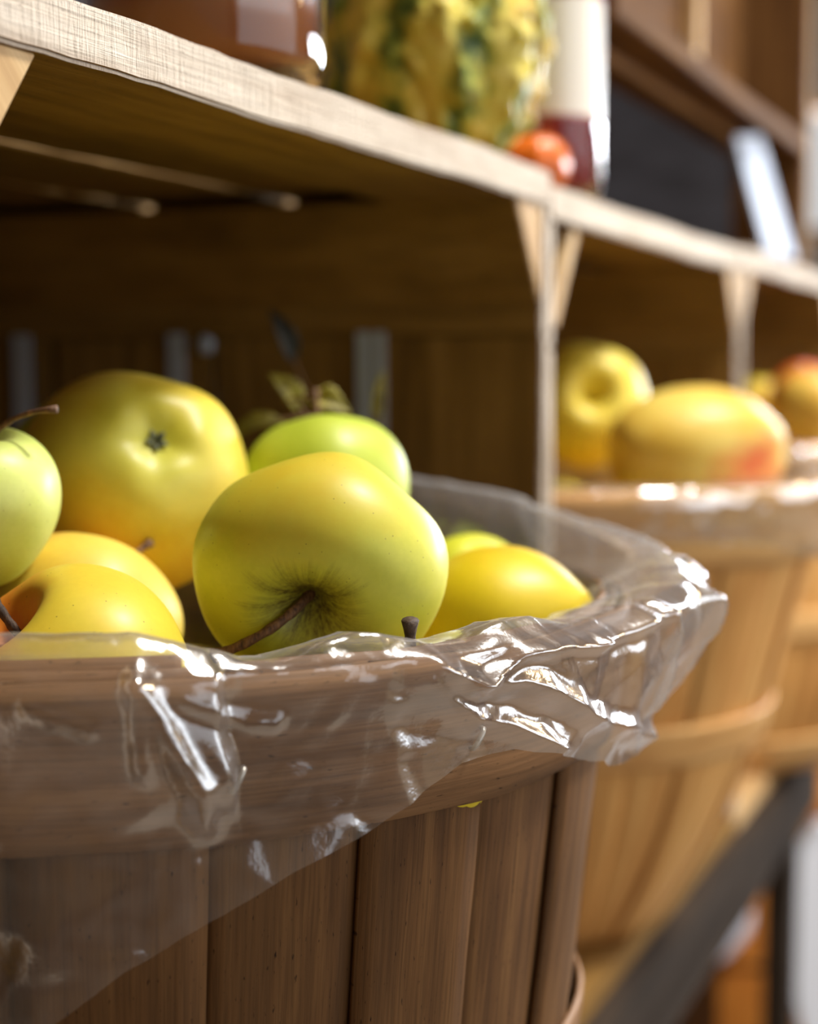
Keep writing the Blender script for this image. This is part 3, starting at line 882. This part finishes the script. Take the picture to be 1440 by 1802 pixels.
link('stem', tube('stem', bez((0, 0, gr*1.95), (0, 0, gr*2.3), (.010, .006, gr*2.55), 10), [.006-.0003*i for i in range(10)], 12), M['stem'], gd)

# small orange pumpkin
px_ = at(945, 300, .955); pr = .020
px_.z = TOP-.0067; px_.y = FACE+pr*1.05+.004; px_.x = .897
pk = thing('small_pumpkin', 'tiny bright orange pumpkin between the gourd and the syrup bottle', 'pumpkin', px_)
vs, fs = [], []; n, m = 90, 40
for j in range(m+1):
    th = math.pi*j/m
    for i in range(n):
        a = 2*math.pi*i/n
        r = pr*math.sin(th)**.8*(.9+.1*abs(math.sin(4*a))**.6)
        z = pr*.85*math.cos(th)+(-1 if math.cos(th) > 0 else 1)*.006*math.exp(-(r/.006)**2)
        vs.append((r*math.cos(a), r*math.sin(a), z+pr*.8))
for j in range(m):
    for i in range(n):
        a, b = j*n+i, j*n+(i+1) % n; fs.append((a, a+n, b+n, b))
M['pumpkin'] = simple('orange pumpkin skin', lin(226, 110, 14), .4, 0, .2)
link('rind', mesh_from('rind', vs, fs), M['pumpkin'], pk)
link('stem', tube('stem', bez((0, 0, pr*1.4), (0, 0, pr*1.8), (.003, .001, pr*2.1), 8), [.0025]*8, 8), M['stem'], pk)

# white card leaning on the farthest crate
cz = EYE+.0975
cd = at(1352, 440, 1.46); 
tl_, tr_ = at(1296, 240, 1.42), at(1340, 238, 1.46)
bl_, br_ = at(1352, 446, 1.46), at(1402, 446, 1.52)
for v_ in (bl_, br_): v_.z = cz+.001
card = []
nrm = (tr_-bl_).cross(br_-bl_).normalized()*.003
vs = [bl_, br_, tr_, tl_, bl_+nrm, br_+nrm, tr_+nrm, tl_+nrm]
bs = bl_.copy(); vs = [v_-bs for v_ in vs]
M['pale_card'] = simple('pale bluish card', lin(176, 190, 214), .6)
me = mesh_from('white_card', vs, [(3, 2, 1, 0), (4, 5, 6, 7), (0, 1, 5, 4), (1, 2, 6, 5), (2, 3, 7, 6), (3, 0, 4, 7)])
bm = bmesh.new(); bm.from_mesh(me); bmesh.ops.recalc_face_normals(bm, faces=bm.faces[:]); bm.to_mesh(me); bm.free()
o = link('white_card', me, M['pale_card'], None, smooth=False); o.location = bs
tag(o, 'narrow bluish white card standing on the farthest crate, leaning to the left', 'card')

# ------------------------------------------------------------------ rack above the far crates
rk = thing('storage_rack', 'brown wooden rack whose underside slants in at upper right', 'rack', (1.44, FACE, cz))
rb = Vector(rk.location)
def rb_board(nm, lo, hi, mat, ax): return board(nm, (lo[0], lo[1], lo[2]+EYE), (hi[0], hi[1], hi[2]+EYE), M[mat], rk, ax, rb)
rb_board('shelf_board', (.972, FACE, .203), (1.662, FACE+.034, .218), 'rack_wood', 0)
rb_board('shelf_board', (.972, FACE+.046, .203), (1.662, FACE+.060, .218), 'rack_wood', 0)
rb_board('side_panel', (1.662, FACE, .0975), (1.676, FACE+.07, .75), 'rack_wood', 2)
rb_board('post', (1.678, FACE-.001, .0985), (1.69, FACE+.03, .75), 'brace', 2)
rb_board('back_panel', (.98, FACE+.061, .203), (1.66, FACE+.07, .75), 'rack_wood', 0)
rb_board('upright', (1.40, FACE+.048, .219), (1.42, FACE+.060, .75), 'brace', 2)

# ------------------------------------------------------------------ below the crates at the right
FL = -.3792
tb = thing('plank_table', 'dark plank table carrying the row of crates', 'table', (1.1, .42, 0))
tb0 = Vector((1.1, .42, 0))
for i, y in enumerate((.25, .355, .46)):
    board('table_board', (.2, y, EYE+FL-.03), (1.92, y+.10, EYE+FL), M['dark_wood'], tb, 0, tb0)
board('apron', (.25, .27, EYE+FL-.10), (1.9, .29, EYE+FL-.031), M['dark_wood'], tb, 0, tb0)
for (x, y) in ((.25, .292), (1.85, .292), (.25, .53), (1.85, .53)):
    board('leg', (x, y, .001), (x+.05, y+.03, EYE+FL-.031), M['dark_wood'], tb, 2, tb0)

HX = Vector((rt.x, rt.y, 0)); HY = Vector((fw.x, fw.y, 0)).normalized(); RZ = math.atan2(rt.y, rt.x)
def local_thing(name, label, cat, px, py, z, h):
    p = at(px, py, z)
    return thing(name, label, cat, (p.x, p.y, p.z-h), RZ), p.z
# slatted amber crate on the floor behind the row
t, zt = local_thing('slatted_crate', 'amber lit slatted crate standing low behind the second basket, lower right', 'crate', 1268, 1556, 2.30, 0)
t.location.z = .001
hgt = zt-.001; w_, d_ = .50, .30
for i in range(5):
    z0 = hgt*i/5; z1 = z0+hgt/5-(.012 if i < 4 else 0)
    for (lo, hi, ax) in (((0, 0, z0), (w_, .012, z1), 0), ((0, d_-.012, z0), (w_, d_, z1), 0), ((0, .0125, z0), (.012, d_-.0125, z1), 1), ((w_-.012, .0125, z0), (w_, d_-.0125, z1), 1)):
        board('slat', lo, hi, M['orange_wood'], t, ax)
for (x, y) in ((.013, .013), (w_-.033, .013), (.013, d_-.033), (w_-.033, d_-.033)):
    board('corner_post', (x, y, 0), (x+.02, y+.02, hgt), M['orange_wood'], t, 2)
board('lid', (-.004, -.004, hgt+.0005), (w_+.004, d_+.004, hgt+.008), M['rack_wood'], t, 0)
# amber bench further back
t, zt = local_thing('bench', 'amber lit bench top seen beyond the crates at lower right', 'bench', 1180, 1412, 2.66, 0)
t.location.z = .001
board('bench_top', (0, 0, zt-.042), (.55, .24, zt), M['orange_wood'], t, 0)
for x in (.01, .5):
    for y in (.01, .19):
        board('leg', (x, y, 0), (x+.04, y+.04, zt-.0425), M['rack_wood'], t, 2)
# white board leaning in front of them
P = [at(1364, 1562, 2.05), at(1446, 1448, 2.05), at(1900, 1560, 2.05)]
zb = .001
Pb = [at(1900, 1560, 2.05), at(1364, 1562, 2.05)]
Pb[0].z = zb; Pb[1] += rt*.13; Pb[1].z = zb
pts = [P[0], P[1], P[2], Pb[0], Pb[1]]
bs = pts[4].copy()
vs = [p-bs for p in pts]+[p-bs+HY*.02 for p in pts]
me = mesh_from('white_board', vs, [(0, 1, 2, 3, 4), (9, 8, 7, 6, 5)]+[(i, i+5, (i+1) % 5+5, (i+1) % 5) for i in range(5)])
bm = bmesh.new(); bm.from_mesh(me); bmesh.ops.recalc_face_normals(bm, faces=bm.faces[:]); bm.to_mesh(me); bm.free()
o = link('white_board', me, M['white_card'], None, smooth=False); o.location = bs
tag(o, 'bluish white board with a pointed top at the lower right corner', 'board')
# white rag over the corner of the slatted crate
vs, fs = [], []
for i in range(15):
    t_ = i/14
    for k in range(16):
        a = 2*math.pi*k/16
        r = (.006+.014*math.sin(math.pi*min(1, t_*.9+.08))**.8)*(1+.25*math.cos(3*a+2*t_))
        vs.append(rt*(r*math.cos(a)+.022*(.5-t_)+.004*math.sin(5*t_))+HY*(r*.5*math.sin(a))+Vector((0, 0, -.082*t_)))
for i in range(14):
    for k in range(16):
        a, b = i*16+k, i*16+(k+1) % 16; fs.append((a, b, b+16, a+16))
fs += [tuple(range(16))[::-1], tuple(range(14*16, 15*16))]
p = at(1284, 1584, 2.28)
o = link('white_rag', mesh_from('white_rag', vs, fs), M['white_card']); o.location = p
tag(o, 'small white rag hanging against the slatted amber crate', 'cloth')

# ------------------------------------------------------------------ room
def struct(name, lo, hi, mat, ax=0):
    me = board_mesh(name, Vector(hi)-Vector(lo), ax, 0, n=2, bev=.0001)
    o = link(name, me, M[mat], None, smooth=False); o.location = (Vector(lo)+Vector(hi))/2
    return tag(o, kind='structure')
XR = 3.4; YF = -2.6; YB = 1.7; XL = -1.6; ZC = 3.4
struct('floor', (XL, YF, -.05), (XR, YB, 0), 'floor')
SK = (.98, 1.42, -.96, -.58)             # skylight x0 x1 y0 y1
vs_, A_, B_ = [], [XL, SK[0], SK[1], XR], [YF, SK[2], SK[3], YB]
for q_ in (0, .05):
    for y_ in B_:
        for x_ in A_: vs_.append((x_, y_, ZC+q_))
g_ = lambda q, j, i: q*16+j*4+i
fs_ = []
for j_ in range(3):
    for i_ in range(3):
        if (i_, j_) != (1, 1):
            fs_.append((g_(0, j_, i_), g_(0, j_+1, i_), g_(0, j_+1, i_+1), g_(0, j_, i_+1)))
            fs_.append((g_(1, j_, i_), g_(1, j_, i_+1), g_(1, j_+1, i_+1), g_(1, j_+1, i_)))
for (p_, q_) in (((1, 1), (1, 2)), ((1, 2), (2, 2)), ((2, 2), (2, 1)), ((2, 1), (1, 1))):
    fs_.append((g_(0, *p_), g_(0, *q_), g_(1, *q_), g_(1, *p_)))
tag(link('ceiling', mesh_from('ceiling', vs_, fs_), M['ceil'], None, smooth=False), kind='structure')
struct('wall_back', (XL, YB, 0), (XR, YB+.05, ZC), 'barn')
struct('wall_left', (XL-.05, YF, 0), (XL, YB, ZC), 'plaster')
def wall_with_hole(name, fixed, axis, a0, a1, h0, h1, w0, w1, mat, th=.05):
    """one wall mesh around one window opening"""
    A = [a0, w0, w1, a1]; Zs = [0, h0, h1, ZC]
    vs, fs = [], []
    for s in (0, th):
        for z in Zs:
            for a in A:
                vs.append((fixed+s, a, z) if axis == 'x' else (a, fixed-s, z))
    g = lambda s, j, i: s*16+j*4+i
    for j in range(3):
        for i in range(3):
            if (i, j) == (1, 1): continue
            fs.append((g(0, j, i), g(0, j, i+1), g(0, j+1, i+1), g(0, j+1, i)))
            fs.append((g(1, j, i+1), g(1, j, i), g(1, j+1, i), g(1, j+1, i+1)))
    for (p, q) in (((1, 1), (1, 2)), ((1, 2), (2, 2)), ((2, 2), (2, 1)), ((2, 1), (1, 1))):
        fs.append((g(0, *p), g(0, *q), g(1, *q), g(1, *p)))
    uv = [((v[1] if axis == 'x' else v[0]), v[2]) for v in vs]
    return tag(link(name, mesh_from(name, vs, fs, uv), M[mat], None, smooth=False), kind='structure')
WR = (EYE+.245, EYE+.53, -1.9, .60)      # window in the right wall: z0 z1 y0 y1
wall_with_hole('wall_right', XR, 'x', YF, YB, WR[0], WR[1], WR[2], WR[3], 'barn')
WF = (1.0, 2.5, -1.2, 2.4)               # window in the front wall: z0 z1 x0 x1
wall_with_hole('wall_front', YF, 'y', XL, XR, WF[0], WF[1], WF[2], WF[3], 'plaster')
def frame(name, pts, mat='white_card'):
    # four bars round an opening
    (x0, y0, z0), (x1, y1, z1) = pts
    t = .03
    bm = bmesh.new()
    def bar(lo, hi):
        c = (Vector(lo)+Vector(hi))/2; s = Vector(hi)-Vector(lo)
        bmesh.ops.create_cube(bm, size=1, matrix=Matrix.Translation(c) @ Matrix.Diagonal((*[max(abs(v), .03) for v in s], 1)))
    if abs(x1-x0) < 1e-4:
        bar((x0, y0, z0), (x0, y1, z0+t)); bar((x0, y0, z1-t), (x0, y1, z1)); bar((x0, y0, z0), (x0, y0+t, z1)); bar((x0, y1-t, z0), (x0, y1, z1))
    else:
        bar((x0, y0, z0), (x1, y0, z0+t)); bar((x0, y0, z1-t), (x1, y0, z1)); bar((x0, y0, z0), (x0+t, y0, z1)); bar((x1-t, y0, z0), (x1, y0, z1))
    me = bpy.data.meshes.new(name); bm.to_mesh(me); bm.free()
    return tag(link(name, me, M['rack_wood'], None, smooth=False), kind='structure')
frame('window_1', ((XR+.025, WR[2], WR[0]), (XR+.025, WR[3], WR[1])))
frame('window_2', ((WF[2], YF-.025, WF[0]), (WF[3], YF-.025, WF[1])))

# ------------------------------------------------------------------ light
def area(name, loc, target, sx, sy, power, col):
    l = bpy.data.lights.new(name, 'AREA'); l.shape = 'RECTANGLE'; l.size = sx; l.size_y = sy
    l.energy = power; l.color = col
    o = bpy.data.objects.new(name, l); C.objects.link(o); o.location = loc
    o.rotation_euler = (Vector(target)-Vector(loc)).to_track_quat('-Z', 'Y').to_euler()
    return o
# daylight in the two windows
area('daylight_right', (XR+.055, (WR[2]+WR[3])/2, (WR[0]+WR[1])/2), (0, (WR[2]+WR[3])/2, (WR[0]+WR[1])/2), WR[3]-WR[2], WR[1]-WR[0], 130, (.86, .92, 1))
area('daylight_front', ((WF[2]+WF[3])/2, YF-.06, (WF[0]+WF[1])/2), ((WF[2]+WF[3])/2, 0, (WF[0]+WF[1])/2), WF[3]-WF[2], WF[1]-WF[0], 36, (.88, .93, 1.))
w = bpy.data.worlds.new('World'); bpy.context.scene.world = w; w.use_nodes = True
w.node_tree.nodes['Background'].inputs[0].default_value = (.9, .95, 1, 1)
w.node_tree.nodes['Background'].inputs[1].default_value = .6
area('skylight', ((SK[0]+SK[1])/2, (SK[2]+SK[3])/2, ZC+.055), (.62, .25, 1.2), SK[1]-SK[0], SK[3]-SK[2], 116, (1., .96, .90))
# added warm fill light that brightens the second basket
l = bpy.data.lights.new('warm_fill', 'POINT'); l.energy = 17; l.color = (1, .72, .42); l.shadow_soft_size = .12
o = bpy.data.objects.new('warm_fill', l); C.objects.link(o); o.location = (1.55, -.9, 1.75)

# ------------------------------------------------------------------ camera
cam = bpy.data.cameras.new('camera'); co = bpy.data.objects.new('camera', cam); C.objects.link(co)
cam.sensor_width = 36; cam.sensor_fit = 'HORIZONTAL'; cam.lens = F/1440*36
cam.clip_start = .02; cam.clip_end = 50
Rm = Matrix((rt, up, -fw)).transposed().to_4x4()
co.matrix_world = Matrix.Translation((0, 0, EYE)) @ Rm
cam.dof.use_dof = True; cam.dof.focus_distance = .485; cam.dof.aperture_fstop = 6.8
cam.dof.aperture_blades = 7
sc = bpy.context.scene
sc.camera = co
sc.view_settings.view_transform = 'Standard'; sc.view_settings.look = 'None'
sc.view_settings.exposure = 0.0; sc.view_settings.gamma = 1
sc.view_settings.use_curve_mapping = False
sc.cycles.transparent_max_bounces = 24
sc.cycles.max_bounces = 8
